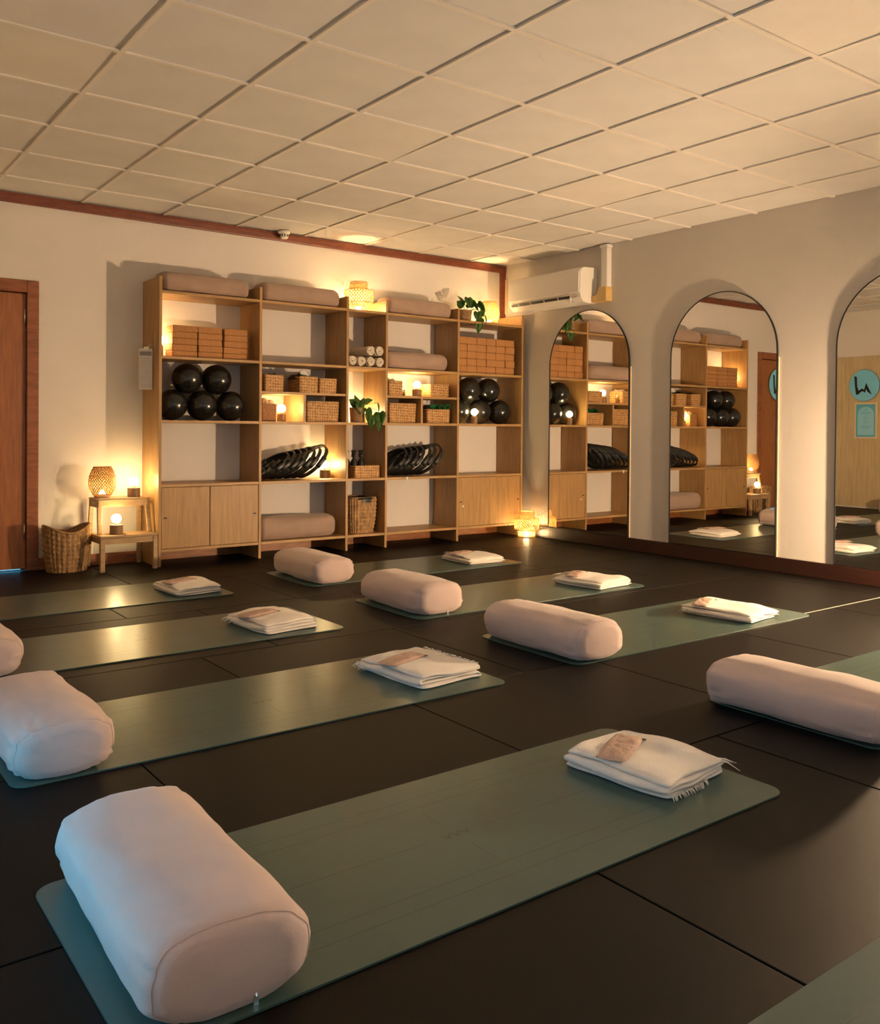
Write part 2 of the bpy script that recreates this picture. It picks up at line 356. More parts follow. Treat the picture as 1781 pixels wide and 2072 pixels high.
# ================================================================== MIRRORS
def arch(y0, y1, z0, z1, n=28):
    r = (y1-y0)/2; cy = (y0+y1)/2; cz = z1-r
    return [(y0, z0), (y1, z0)]+[(cy+r*math.cos(PI*k/n), cz+r*math.sin(PI*k/n)) for k in range(n+1)]
MX = 5.847
for y0, y1, mrz, lb in ((5.135, 6.105, 0, 'arched black-rimmed mirror under the air conditioner, nearest the corner'),
                   (3.742, 4.702, 0, 'middle arched black-rimmed mirror reflecting the door and stool'),
                   (2.335, 3.300, -.8, 'arched black-rimmed mirror cut by the photo edge, reflecting the blue round sign')):
    z0, z1 = .110, 2.085
    t = thing('arched_mirror', lb, 'mirror', (MX, (y0+y1)/2, z0), 0, 'arched wall mirrors')
    xb = XR-.001-abs(math.radians(mrz))*.5
    off = Matrix.Translation(-t.location)
    A = arch(y0, y1, z0, z1); B = arch(y0+.006, y1-.006, z0+.006, z1-.006)
    n = len(A); mb = MB(); vs = []
    for xx, P in ((MX-.004, A), (MX+.012, A), (MX-.004, B), (MX+.012, B)): vs += [(xx, p, q) for p, q in P]
    fs = []
    for i in range(n):
        j = (i+1) % n
        fs += [(i, j, n+j, n+i), (2*n+i, 3*n+i, 3*n+j, 2*n+j), (i, 2*n+i, 2*n+j, j), (n+i, n+j, 3*n+j, 3*n+i)]
    link('mirror_frame', MB().add(vs, fs).xf(off), blackm_m, t)
    link('mirror_glass', MB().prism(arch(y0+.0062, y1-.0062, z0+.0062, z1-.0062), 'x', MX, MX+.006).xf(off), mirror_m, t)
    link('backing_board', MB().box(MX+.012, xb, y0-.004, y1-.03, z0, 1.56).xf(off), board_m, t)
    t.rotation_euler[2] = math.radians(mrz)

# ================================================================== AIR CONDITIONER
t = thing('air_conditioner', 'white wall-mounted air conditioner above the corner mirror', 'air conditioner', (XR, 5.99, 2.13))
off = Matrix.Translation(-t.location)
y0, y1 = 5.53, 6.47
prof = [(XR-.001, 2.135), (XR-.001, 2.435), (XR-.03, 2.447), (5.70, 2.442), (5.668, 2.425), (5.655, 2.40), (5.650, 2.22), (5.665, 2.175), (5.70, 2.138), (5.76, 2.128)]
link('casing', MB().prism([(a, b) for a, b in prof], 'y', y0, y1).xf(off), white_m, t, bevel=.008)
link('front_panel', MB().prism([(5.662, 2.42), (5.651, 2.405), (5.644, 2.39), (5.641, 2.225), (5.647, 2.212), (5.662, 2.22)], 'y', y0+.012, y1-.012).xf(off), white_m, t, bevel=.003)
link('air_slot', MB().prism([(5.654, 2.196), (5.648, 2.193), (5.672, 2.156), (5.694, 2.134), (5.70, 2.14), (5.68, 2.16)], 'y', y0+.13, y1-.04).xf(off), darkslot_m, t)
link('louver', MB().prism([(5.664, 2.172), (5.655, 2.172), (5.688, 2.128), (5.697, 2.130)], 'y', y0+.13, y1-.04).xf(off), white_m, t)
for yy in (5.80, 5.98, 6.16, 6.32):
    link('slot_rib', MB().prism([(5.652, 2.196), (5.646, 2.193), (5.684, 2.138), (5.69, 2.142)], 'y', yy, yy+.008).xf(off), white_m, t)
link('sensor_window', MB().lathe([(.0, 0), (.022, .001), (.026, .008)], 16, cap=False, sx=1.5, sy=.7).xf(off @ Matrix.Translation((5.652, y0+.07, 2.185)) @ Matrix.Rotation(-PI/2+.5, 4, 'Y') @ Matrix.Rotation(PI/2, 4, 'Z')), steel_m, t, smooth=True)
link('swing_clip', MB().box(5.652, 5.668, y0+.118, y0+.128, 2.14, 2.19).xf(off), white_m, t, bevel=.002)
t = thing('pipe_cover', 'white pipe duct with yellowed elbow beside the air conditioner', 'pipe cover', (XR, 5.41, 2.13))
off = Matrix.Translation(-t.location)
link('duct', MB().box(XR-.06, XR-.001, 5.365, 5.435, 2.24, 2.60).xf(off), white2_m, t, bevel=.006)
link('duct_collar', MB().box(XR-.07, XR-.001, 5.356, 5.444, 2.60, 2.627).xf(off), white2_m, t, bevel=.004)
link('elbow', MB().prism([(5.355, 2.135), (5.355, 2.235), (5.362, 2.262), (5.44, 2.262), (5.452, 2.225), (5.478, 2.198), (5.527, 2.19), (5.527, 2.135)], 'x', XR-.08, XR-.001).xf(off), yellowed_m, t, bevel=.006)
# smoke detector
t = thing('smoke_detector', 'small white slotted smoke detector on the ceiling by the cornice', 'smoke detector', (3.40, 6.69, ZC-.002))
link('mounting_base', MB().lathe([(.05, 0), (.05, -.012), (.043, -.02)], 24), white2_m, t, smooth=False)
link('sensing_head', MB().lathe([(.034, -.02), (.034, -.026), (.034, -.05), (.024, -.06)], 24), white2_m, t)
for k in range(10):
    a = 2*PI*k/10
    link('slot', MB().beam((.0345*math.cos(a), .0345*math.sin(a), -.026), (.0345*math.cos(a), .0345*math.sin(a), -.047), .008, .003, (-math.sin(a), math.cos(a), 0)), darkslot_m, t)

# ================================================================== YOGA MATS
ML, MWD, MT = 1.838, .675, .0045
def make_mat_meshes():
    me = MB().prism(rrect(ML, MWD, .05, 6), 'z', 0, MT).mesh('mat_body'); me.materials.append(mat_m)
    L = MB(); zz = MT+.0002
    def strip(pts, w, closed=False):
        n = len(pts); vs = []
        for i in range(n):
            a = Vector(pts[i-1] if (closed or i) else pts[0]); b = Vector(pts[(i+1) % n] if (closed or i < n-1) else pts[-1])
            tt = (b-a).normalized(); nn = Vector((-tt.y, tt.x)); p = Vector(pts[i])
            vs += [(*(p+nn*w/2), zz), (*(p-nn*w/2), zz)]
        L.add(vs, [(2*i, 2*i+1, 2*((i+1) % n)+1, 2*((i+1) % n)) for i in range(n if closed else n-1)])
    strip(rrect(ML*.80, MWD*.70, MWD*.33, 12), .0022, True)
    strip(rrect(ML*.745, MWD*.54, MWD*.26, 12), .0022, True)
    strip([(-ML*.34, 0), (-.09, 0)], .0022); strip([(.09, 0), (ML*.34, 0)], .0022)
    strip([(0, -.15), (0, -.06)], .0022); strip([(0, .06), (0, .15)], .0022)
    for k in (-1, 0, 1):                                  # small row of chevron birds at the centre
        c = k*.028
        strip([(c-.013, .010), (c-.004, .002), (c, -.012), (c+.004, .002), (c+.013, .010)], .0035)
        strip([(c-.010, -.002), (c, -.012), (c+.010, -.002)], .003)
    m2 = L.mesh('printed_lines'); m2.materials.append(matline_m)
    return me, m2
mat_me, line_me = make_mat_meshes()
MATS_POS = [  # cx, cy, rz(deg), label
    (1.383, 1.765, 0, 'green yoga mat nearest the camera, under the closest bolster'),
    (1.467, 3.043, 0, 'green yoga mat second from the camera in the left row'),
    (1.440, 4.262, .0, 'green yoga mat third from the camera in the left row, shining with lamp light'),
    (1.372, 5.450, 0, 'green yoga mat farthest back in the left row, nearest the door'),
    (3.700, 5.420, 0, 'green yoga mat farthest back in the right row, before the shelves'),
    (3.688, 4.212, 0, 'green yoga mat third from the camera in the right row'),
    (3.715, 3.068, 0, 'green yoga mat second from the camera in the right row'),
    (3.760, 1.772, 0, 'green yoga mat at the right edge under the bolster cut by the frame'),
    (1.420, .565, 0, 'green yoga mat corner at the bottom right of the photo')]
for cx, cy, rz, lb in MATS_POS:
    o = thing('yoga_mat', lb, 'yoga mat', (cx, cy, .0008), math.radians(rz), 'yoga mats laid out in two rows')
    link('mat_body', mat_me, None, o, bevel=0); link('printed_lines', line_me, None, o)

# ================================================================== BOLSTERS
def bolster_mesh(L=.62, Wd=.30, H=.205, seed=0, ex=2.8):
    nL, nA = 44, 64; rows = []
    hl = L/2
    # stations: distance along the length, section scale
    st = []
    for k in range(7): a = PI/2*k/6; st.append((-hl-.012+.012*(1-math.cos(a)) if k == 0 else -hl+.04*(1-math.cos(a)), 1-.16*(1-math.sin(a))))
    m = nL-14
    for k in range(1, m): u = k/m; st.append((-hl+.04+(L-.08)*u, 1+.035*math.sin(PI*u)))
    st += [(-a, b) for a, b in reversed(st[:7])]
    mb = MB(); vs = []
    capr = [(-hl-.020, .30), (-hl-.016, .60)]
    full = capr+st+[(-a, b) for a, b in reversed(capr)]
    for yy, sc in full:
        dend = hl-abs(yy)
        for k in range(nA):
            a = 2*PI*k/nA; ca, sa = math.cos(a), math.sin(a)
            x = math.copysign(abs(ca)**(2/ex), ca)*Wd/2; z = math.copysign(abs(sa)**(2/ex), sa)*H/2
            wr = .0050*math.exp(-((dend-.03)/.035)**2)*math.sin(k*2*PI/nA*17+2.2*math.sin(3*a+seed))*max(0, .35+1.5*nz(ca*2+seed, sa*2, yy*3))
            bulge = .010*nz(ca*1.3+seed*3, sa*1.3, yy*4)+.004*nz(ca*3+seed, sa*3+5, yy*11)
            f = sc*(1+(wr+bulge)/(.5*min(Wd, H))*.6)
            x *= f; z *= f
            zz = z+H/2
            if zz < .012: zz = .012-(.012-zz)*.25
            vs.append((x, yy, zz))
    R = len(full); fs = []
    for i in range(R-1):
        for k in range(nA): fs.append((i*nA+k, i*nA+(k+1) % nA, (i+1)*nA+(k+1) % nA, (i+1)*nA+k))
    zmin = min(v[2] for v in vs)
    vs = [(x, y, z-zmin) for x, y, z in vs]
    i0 = len(vs); vs += [(0, full[0][0]-.002, H/2), (0, full[-1][0]+.002, H/2)]
    for k in range(nA): fs += [(i0, (k+1) % nA, k), (i0+1, (R-1)*nA+k, (R-1)*nA+(k+1) % nA)]
    mb.add(vs, fs)
    seam = []
    for ri in (len(capr)+2, R-1-len(capr)-2): seam.append([vs[ri*nA+k] for k in range(nA)])
    return mb, seam
def bolster(name, label, loc, rz, seed, m=bol_m, group='bolsters on the yoga mats', zipper=None, **k):
    t = thing(name, label, 'bolster', loc, rz, group)
    mb, seam = bolster_mesh(seed=seed, **k); hl = k.get('L', .62)/2
    link('cushion', mb, m, t, smooth=True)
    for ring in seam:
        c = Vector((0, ring[0][1], sum(p[2] for p in ring)/len(ring)))
        link('piping', MB().tube([c+(Vector(p)-c)*.9985 for p in ring], .0012, 5, True), piping_m if m is bol_m else bolx_m, t, smooth=True)
    if zipper is not None:
        sy = zipper; z = t
        link('zip_pull', MB().tube([(.038, sy*(hl-.012), .030), (.038, sy*(hl+.012), .024), (.039, sy*(hl+.016), .016)], .0022, 6).box(.034, .043, sy*(hl+.0145)-.001, sy*(hl+.0145)+.001, -.001, .018), steel_m, t)
    return t
ZM = .0054
BR = math.radians
bolster('bolster', 'pinkish bolster nearest the camera with a zip pull hanging below', (.661, 1.797, ZM), BR(-1.9), 1, zipper=-1, L=.675, Wd=.315, H=.165)
bolster('bolster', 'pinkish bolster at the left edge on the second mat, end facing the camera', (.700, 3.045, ZM), BR(-1), 2, L=.64, Wd=.29, H=.168)
bolster('bolster', 'pinkish bolster end cut off by the left photo edge on the third mat', (.69, 4.26, ZM), 0, 3, L=.63, Wd=.31, H=.175)
bolster('bolster', 'pinkish bolster on the farthest left mat, out past the photo edge', (.63, 5.45, ZM), 0, 4, L=.63, Wd=.31, H=.175)
bolster('bolster', 'pinkish bolster farthest back in the right row, before the shelves', (2.969, 5.395, ZM), BR(-.7), 5, L=.605, Wd=.315, H=.176)
bolster('bolster', 'pinkish bolster in the middle of the right row, second from the shelves', (2.957, 4.219, ZM), BR(-1), 6, L=.595, Wd=.33, H=.18, zipper=-1)
bolster('bolster', 'pinkish bolster in the right row at the centre of the photo, third from the shelves', (2.948, 3.060, ZM), BR(-.5), 7, L=.635, Wd=.318, H=.177)
bolster('bolster', 'pinkish bolster cut by the right photo edge', (2.960, 1.761, ZM), BR(1.7), 8, L=.625, Wd=.318, H=.168)
# stored on the shelves, lying along the shelf
G2 = 'taupe bolsters stored on the shelves'
def sbol(label, x, z, L, seed, rz=0, y=6.575, H=.155, Wd=.24): bolster('bolster', label, (x, y, z+.0006), PI/2+rz, seed, bolx_m, G2, L=L, Wd=Wd, H=H, ex=2.7)
sbol('taupe bolster on top of the shelves above the wide cork block stack', 2.655, SZ[0], .64, 11, .0, H=.165)
sbol('taupe bolster on top of the shelves, left of the glowing lantern', 3.455, SZ[0], .66, 12, .0, H=.165)
sbol('taupe bolster on top of the shelves, right of the glowing lantern', 4.625, SZ[0], .65, 13, .0, H=.165)
sbol('taupe bolster inside the shelf bay beside the rolled towels', 4.60, SZ[1], .63, 14, 0, H=.165)
sbol('taupe bolster on the lowest shelf beside the cabinet doors', 3.43, SZ[4], .65, 15, 0, y=6.565, H=.19)

# ================================================================== BLANKETS + EYE PILLOWS
def blanket_mesh(w, d, layers, th, seed, flip=False):
    """serpentine fold: section in x-z, run along y"""
    cl = []; gap = th*1.06; R = gap/2
    hw = w/2
    for l in range(layers):
        z = th/2+l*gap; a, b = (-hw+R, hw-R) if l % 2 == 0 else (hw-R, -hw+R)
        n = 12
        for k in range(n+1): cl.append((a+(b-a)*k/n, z))
        if l < layers-1:
            sgn = 1 if l % 2 == 0 else -1
            for k in range(1, 6):
                an = -PI/2+PI*k/6; cl.append((b+sgn*R*math.cos(an)*1.3, z+R+R*math.sin(an)))
    M_ = 18; N_ = len(cl); tops = []; vs = []
    for j in range(M_+1):
        v = j/M_; y = -d/2+d*v
        for side in (1, -1):
            for i in range(N_):
                a = cl[max(i-1, 0)]; b = cl[min(i+1, N_-1)]; tx, tz = b[0]-a[0], b[1]-a[1]; q = math.hypot(tx, tz) or 1
                nx, nz_ = -tz/q, tx/q
                t2 = th*.46*(.55 if j in (0, M_) else 1)
                x, z = cl[i][0]+nx*side*t2, cl[i][1]+nz_*side*t2
                hgt = cl[i][1]/(layers*gap)
                wob = .016*nz(x*5+seed, y*5, hgt*1.5+seed)+.008*nz(x*13+seed, y*13, hgt*3)
                yy = y+(.016*nz(x*7+seed, hgt*5, 3.3+seed)+.030*nz(seed, hgt*5, 1)) * (1 if j in (0, M_) else .4)
                edge = max(abs(x)/hw, abs(y)/(d/2))
                sag = -(max(0, edge-.5)/.5)**2*.006*hgt-max(0, abs(x)/hw+abs(y)/(d/2)-1.35)*.012*hgt
                vs.append((x*(1-.06*(abs(y)/(d/2))**3)+.014*nz(y*6+seed, hgt*4, 7), yy, max(.0004, z*1.0+(wob*.9+sag)*hgt)))
    fs = []; S2 = 2*N_
    for j in range(M_):
        for i in range(N_-1):
            a = j*S2+i; fs.append((a, a+1, a+S2+1, a+S2)); b = j*S2+N_+i; fs.append((b, b+S2, b+S2+1, b+1))
        for i in (0, N_-1): fs.append((j*S2+i, (j+1)*S2+i, (j+1)*S2+N_+i, j*S2+N_+i))
    for j in (0, M_):
        for i in range(N_-1): fs.append((j*S2+i, j*S2+N_+i, j*S2+N_+i+1, j*S2+i+1))
    return MB().add(vs, fs)
def fringe(pts, dirn, n, ln, seed):
    mb = MB(); rnd = random.Random(seed)
    for k in range(n):
        u = (k+rnd.uniform(.2, .8))/n; q = u*(len(pts)-1); i = min(int(q), len(pts)-2); p = Vector(pts[i]).lerp(Vector(pts[i+1]), q-i)
        l = ln*rnd.uniform(.6, 1.25); dd = Vector((dirn[0]+rnd.uniform(-.45, .45), dirn[1]+rnd.uniform(-.45, .45), 0)).normalized()
        z0 = p.z; pts3 = [p-dd*.006, p+dd*l*.4+Vector((0, 0, rnd.uniform(0, .004))), Vector((p.x+dd.x*l, p.y+dd.y*l, max(.0015, z0-rnd.uniform(.006, .018))))]
        mb.tube(pts3, [.0022, .0020, .0008], 5)
    return mb
def blanket(label, cx, cy, rz, w, d, seed, fr, layers=4, th=.0135, tip=''):
    t = thing('folded_blanket', label, 'blanket', (cx, cy, ZM+.0002), math.radians(rz), 'folded blankets on the yoga mats')
    link('cloth', blanket_mesh(w, d, layers, th, seed), cloth_m, t, smooth=True, subsurf=1)
    top = layers*th*1.0
    mb = MB()
    for s in fr:
        if s == 'front': mb2 = fringe([(-w/2+.02, -d/2+.004, .008), (w*.15, -d/2+.004, .008)], (-.1, -1), 26, .016, seed)
        if s == 'corner': mb2 = fringe([(w/2-.03, -d/2+.01, top*.75), (w/2-.004, -d/2+.035, top*.7)], (.8, -.7), 7, .05, seed+1)
        if s == 'left': mb2 = fringe([(-w/2+.01, d/2-.10, top*.5), (-w/2+.01, d/2-.01, top*.5)], (-1, .2), 14, .035, seed+2)
        if s == 'back': mb2 = fringe([(-w/2+.03, d/2-.012, top), (w*.10, d/2-.012, top)], (-.3, 1), 12, .03, seed+3)
        if s == 'right': mb2 = fringe([(w/2-.006, d/2-.05, top*.92), (w/2-.006, -d/2+.02, top*.92)], (1, 0), 34, .012, seed+4)
        mb.add(mb2.v, mb2.f)
    if mb.v: link('fringe', mb, cloth_m, t, smooth=True)['kind'] = 'stuff'
    return t, top
def eye_pillow(label, cx, cy, z, rz, seed, w=.235, d=.095, h=.017):
    t = thing('eye_pillow', label, 'eye pillow', (cx, cy, z), math.radians(rz), 'eye pillows on the folded blankets')
    mb = MB(); n1, n2 = 22, 12
    for sg in (1, -1):
        rows = []
        for i in range(n1+1):
            u = -1+2*i/n1; row = []
            for j in range(n2+1):
                v = -1+2*j/n2; e = max(0, (1-u**4)*(1-v**4)); k = 1-.04*(1-e)
                zz = h/2+sg*h/2*e**.5+(.005*nz(u*3+seed, v*2, sg) if sg > 0 else 0)*e+.004*math.sin(u*2+seed)*0
                row.append((u*w/2*(1-.05*v*v), v*d/2*(1-.10*u*u+.05*nz(u*2, seed, 0)), max(0, zz)))
            rows.append(row)
        mb.grid(rows)
    link('pouch', mb, eye_m, t, smooth=True)
    link('care_tag', MB().box(w*.40, w*.46, -d/2-.006, -d/2+.006, h*.45, h*.52), blackp_m, t)
    return t
BL = [ # cx, cy, rz, w, d, fringe, pillow(dx,dy,rz), label words
    (2.095, 1.765, 7, .315, .36, ['front', 'corner'], (-.040, .060, 27), 'nearest the camera', 1),
    (2.170, 3.035, 4, .335, .42, ['right', 'left'], (-.070, .02, 18), 'on the second mat of the left row', 2),
    (2.075, 4.215, 5, .31, .40, ['left'], (-.060, .02, 18), 'on the third mat of the left row', 3),
    (2.085, 5.39, 3, .30, .36, [], (-.045, .02, 26), 'on the farthest left mat', 4),
    (4.345, 5.36, -3, .33, .36, ['back', 'left'], (-.075, .06, 15), 'on the farthest right mat', 5),
    (4.340, 4.12, 4, .32, .40, ['back', 'left'], (-.05, .09, 30), 'on the mat before the corner mirror', 6),
    (4.250, 2.995, 6, .31, .42, ['left'], (-.07, .12, 25), 'on the right-hand mat beside the pale floor joint', 7),
    (4.36, 1.77, 5, .31, .40, ['left'], (-.05, .03, 40), 'past the right photo edge', 8)]
for cx, cy, rz, w_, d_, fr, pp, wd, sd in BL:
    t, top = blanket('cream folded blanket '+wd, cx, cy, rz, w_, d_, sd*3.7, fr)
    a = math.radians(rz); px = cx+pp[0]*math.cos(a)-pp[1]*math.sin(a); py = cy+pp[0]*math.sin(a)+pp[1]*math.cos(a)
    eye_pillow('dusty pink eye pillow on the blanket '+wd, px, py, ZM+top+.001, pp[2], sd)

# ================================================================== LAMPS
def globe_bulb(t, z, r, m):
    b = link('bulb', MB().lathe([(.012, -.9*r-.006), (.014, -.92*r)]+[(r*math.sin(a), -r*math.cos(a)) for a in [.42+(PI-.42)*k/9 for k in range(9)]]+[(.002, r)], 16, (0, 0, z)), m, t, smooth=True)
    return b
def bulb_lamp(label, x, y, z, group='small wooden lamps with bare globe bulbs', br=.045, bh=.066, r=.034, m=None):
    t = thing('bulb_lamp', label, 'lamp', (x, y, z+.0005), 0, group)
    link('lamp_base', MB().lathe([(br*.96, 0), (br, .003), (br, bh-.003), (br*.96, bh)], 28), base_m, t)
    link('socket', MB().lathe([(.017, bh), (.017, bh+.012)], 16), mat('brass', (.6, .42, .15), .3, metal=1), t)
    globe_bulb(t, bh+.012+.9*r, r, m or bulb_m)
    return t
bulb_lamp('small globe lamp on the top of the step stool', 2.150, 6.60, .505)
bulb_lamp('small globe lamp on the lower step of the stool', 1.985, 6.47, .255)
bulb_lamp('small globe lamp behind the left end of the wide cork block stack', 2.345, 6.635, SZ[1], br=.03, bh=.09)
bulb_lamp('small globe lamp beside the folded cloth basket, under the row of three baskets', 3.318, 6.56, SZ[2], br=.037, bh=.062)
bulb_lamp('small globe lamp behind the right end of the first row of rings', 3.776, 6.655, SZ[3], br=.045, bh=.066)
bulb_lamp('small globe lamp hidden behind the plant in the narrow bay', 4.135, 6.66, SZ[2], br=.035, bh=.05)
bulb_lamp('small globe lamp between two baskets on the upper middle board', 4.648, 6.55, 1.302, br=.042, bh=.064)
bulb_lamp('small globe lamp in front of the black balls by the corner', 5.232, 6.455, SZ[2], br=.03, bh=.066, r=.032)

def weave(prof, n, turns, wd, th=.0012, seg=26, sgn=1, m=None):
    """one direction of helical strips following a profile [(r,z)] """
    mb = MB(); H = prof[-1][1]-prof[0][1]
    # arc-length parametrisation
    acc = [0]
    for a, b in zip(prof[:-1], prof[1:]): acc.append(acc[-1]+math.hypot(b[0]-a[0], b[1]-a[1]))
    def at(u):
        s = u*acc[-1]
        for i in range(len(prof)-1):
            if s <= acc[i+1]+1e-9:
                k = (s-acc[i])/max(1e-9, acc[i+1]-acc[i]); return prof[i][0]+(prof[i+1][0]-prof[i][0])*k, prof[i][1]+(prof[i+1][1]-prof[i][1])*k
        return prof[-1]
    for q in range(n):
        vs = []
        for i in range(seg+1):
            u = i/seg; r, z = at(u); a = 2*PI*(q/n+sgn*turns*u); rr = r+sgn*th*.8*(1 if (i+q) % 2 else -1)
            da = wd/2/max(r, .01)
            for dd in (-da, da): vs.append((rr*math.cos(a+dd), rr*math.sin(a+dd), z))
        mb.add(vs, [(2*i, 2*i+1, 2*i+3, 2*i+2) for i in range(seg)])
    return mb
def solid(o, th):
    s = o.modifiers.new('thick', 'SOLIDIFY'); s.thickness = th; s.offset = 0; return o
def lantern(label, x, y, z, tiered=True, s=1.0, group='bamboo lanterns', glow=55, bm=None):
    t = thing('bamboo_lantern', label, 'lamp', (x, y, z+.0005), 0, group)
    if tiered:
        prof = [(.080, .012), (.083, .065), (.092, .070), (.115, .078), (.118, .145), (.114, .178), (.092, .186), (.076, .190), (.072, .235), (.066, .245)]
    else:
        prof = [(.058, .022), (.080, .055), (.088, .095), (.084, .14), (.068, .185), (.056, .205)]
    prof = [(a*s, b*s) for a, b in prof]
    m = bm or (bamboo_m if tiered else bamboob_m); hh = prof[-1][1]
    for sg in (1, -1): solid(link('weave_strips', weave(prof, 30 if tiered else 32, .34 if tiered else .28, .0085*s if tiered else .0072*s, seg=30, sgn=sg), m, t), .0009)
    for r, zz in ([prof[0], prof[2], prof[3], prof[5], prof[7], prof[-1]] if tiered else [prof[0], prof[-1]]):
        link('hoop', MB().tube([(r*1.01*math.cos(2*PI*k/36), r*1.01*math.sin(2*PI*k/36), zz) for k in range(36)], .0028*s, 6, True), m, t, smooth=True)
    if tiered: link('lamp_foot', MB().lathe([(.07*s, 0), (.072*s, .003), (.072*s, .010), (.062*s, .012)], 28), base_m, t)
    else: link('lamp_foot', MB().lathe([(.05*s, 0), (.052*s, .003), (.052*s, .018), (.045*s, .022)], 28), birch_m, t)
    link('candle_bulb', MB().lathe([(.012*s, .012), (.020*s, .016), (.022*s, .030), (.017*s, .045), (.008*s, .055), (.001, .058)], 14, (0, 0, .002)), mat('lantern_glow_%d' % glow, (1, .9, .7), .4, emit=((1.0, .68, .30), glow)), t, smooth=True)
    return t
lantern('tiered bamboo lantern glowing on top of the narrow shelf bay', 4.075, 6.62, SZ[0], s=1.07, glow=420)
lantern('tiered bamboo lantern glowing on the floor in the room corner', 5.735, 6.28, .0, s=1.0, glow=260)
lantern('tapered brown bamboo lamp glowing on the top shelf by the trailing plant', 5.55, 6.63, SZ[0], tiered=False, s=1.12, glow=330, bm=bamboo_m)
lantern('tapered brown bamboo lamp standing on the step stool', 1.925, 6.60, .505, tiered=False, s=1.08, glow=90)
# the low table and bright bare-globe lamp by the mirror wall, right of the frame
t = thing('side_table', 'small wooden side table by the mirror wall, right of the photo', 'table', (5.50, 2.02, 0))
link('table_top', MB().lathe([(.19, .40), (.195, .403), (.195, .417), (.19, .42)], 32), birch_m, t)
for k in range(3):
    a = 2*PI*k/3+.4; link('leg', MB().tube([(.16*math.cos(a), .16*math.sin(a), 0), (.12*math.cos(a), .12*math.sin(a), .40)], .014, 8), birch_m, t)
bulb_lamp('bright bare globe lamp on the side table, right of the photo', 5.50, 2.02, .42, group='lamps out of frame', br=.06, bh=.07, r=.055, m=bulbbig_m)
t = bpy.data.objects[[o.name for o in bpy.data.objects if o.get('group') == 'lamps out of frame'][0]]
solid(link('added_dimmer_cap', MB().lathe([(.085, .215), (.02, .262)], 32, cap=False), mat('added_dimmer_paper', (.95, .85, .66), .7, transl=.85), t, smooth=True), .0015)  # unseen cap added to dim the ceiling straight above the lamp
link('added_cap_wire', MB().tube([(.0, .062, .07), (.0, .085, .14), (.0, .078, .218)], .0018, 6).tube([(.0, -.062, .07), (.0, -.085, .14), (.0, -.078, .218)], .0018, 6), steel_m, t)  # wire holding the added cap

# ================================================================== STEP STOOL + BASKET + CLIPBOARD
SX, SYY = 2.05, 6.56
t = thing('step_stool', 'pale wooden two-step stool carrying three lamps', 'stool', (SX, SYY, 0))
off = Matrix.Translation((-SX, -SYY, 0))
def tp(nm, mb, **k): return link(nm, mb.xf(off), birch_m, t, **k)
tp('upper_step', MB().box(1.865, 2.238, 6.50, 6.725, .485, .505), bevel=.006)
tp('lower_step', MB().box(1.846, 2.252, 6.378, 6.60, .235, .255), bevel=.006)
for x0, x1, sx in ((1.875, 1.862, 1), (2.228, 2.240, -1)):
    tp('front_leg', MB().beam((x1+.004*sx, 6.395, .235), (x1+.004*sx, 6.392, 0), .032, .030), bevel=.003)
    tp('upper_leg', MB().beam((x0+.008*sx, 6.53, .485), (x1+.012*sx, 6.485, .255), .030, .024), bevel=.003)
    tp('back_leg', MB().beam((x0+.006*sx, 6.705, .485), (x1+.004*sx, 6.745, 0), .030, .026), bevel=.003)
    tp('side_rail', MB().beam((x0+.006*sx, 6.51, .462), (x0+.006*sx, 6.715, .462), .018, .045), bevel=.003)
    tp('side_rail', MB().beam((x1+.004*sx, 6.38, .215), (x1+.004*sx, 6.72, .215), .018, .040), bevel=.003)
tp('cross_rail', MB().box(1.88, 2.225, 6.518, 6.535, .445, .485), bevel=.002)
tp('cross_rail', MB().box(1.865, 2.235, 6.386, 6.402, .195, .235), bevel=.002)
tp('cross_rail', MB().box(1.88, 2.225, 6.70, 6.715, .445, .485), bevel=.002)

def braided_basket(name, label, loc, rb, rt, h, sx, sy, dip, m, cols, rows, group=None, square=2, rz=0, amp=.012):
    t = thing(name, label, 'basket', loc, rz, group)
    nA, nH = cols*5, rows*4; R = []
    def ring(v, inset, a):
        ca, sa = math.cos(a), math.sin(a)
        c = math.copysign(abs(ca)**(2/square), ca); s_ = math.copysign(abs(sa)**(2/square), sa)
        r = rb+(rt-rb)*v+.012*math.sin(PI*min(1, v*1.1))*.6 - inset
        hh = h*(1-dip*(s_*s_)**1.5)
        return r*c*sx, r*s_*sy, hh*v
    for i in range(nH+1):
        v = i/nH; row = []
        for k in range(nA+1):
            a = 2*PI*k/nA
            ph = k/nA*cols; stagger = .5 if int(ph) % 2 else 0
            w = abs(math.sin(PI*ph))**.6*(.30+.70*abs(math.sin(PI*(v*rows+stagger+.25*math.sin(PI*ph)))))
            x, y, z = ring(v, -amp*w, a); row.append((x, y, z))
        R.append(row)
    link('woven_wall', MB().grid(R), m, t, smooth=True)
    inn = [[ring(v, .008, 2*PI*k/48) for k in range(49)] for v in (1, .8, .5, .06)]
    link('inner_wall', MB().grid(inn).add([ring(.06, .008, 2*PI*k/48) for k in range(48)], [tuple(range(48))]), m, t, smooth=True)
    link('rim', MB().tube([ring(1.0, .003, 2*PI*k/64) for k in range(64)], .008, 7, True), seam_rim if m is sea_m else m, t, smooth=True)
    link('bottom', MB().add([ring(0.004, .0, 2*PI*k/40) for k in range(40)], [tuple(range(40))]), m, t)
    return t
braided_basket('braided_basket', 'large braided wicker basket with dipped rim on the floor by the door', (1.69, 6.625, 0), .125, .158, .325, 1.0, .80, .16, hya_m, 28, 9)

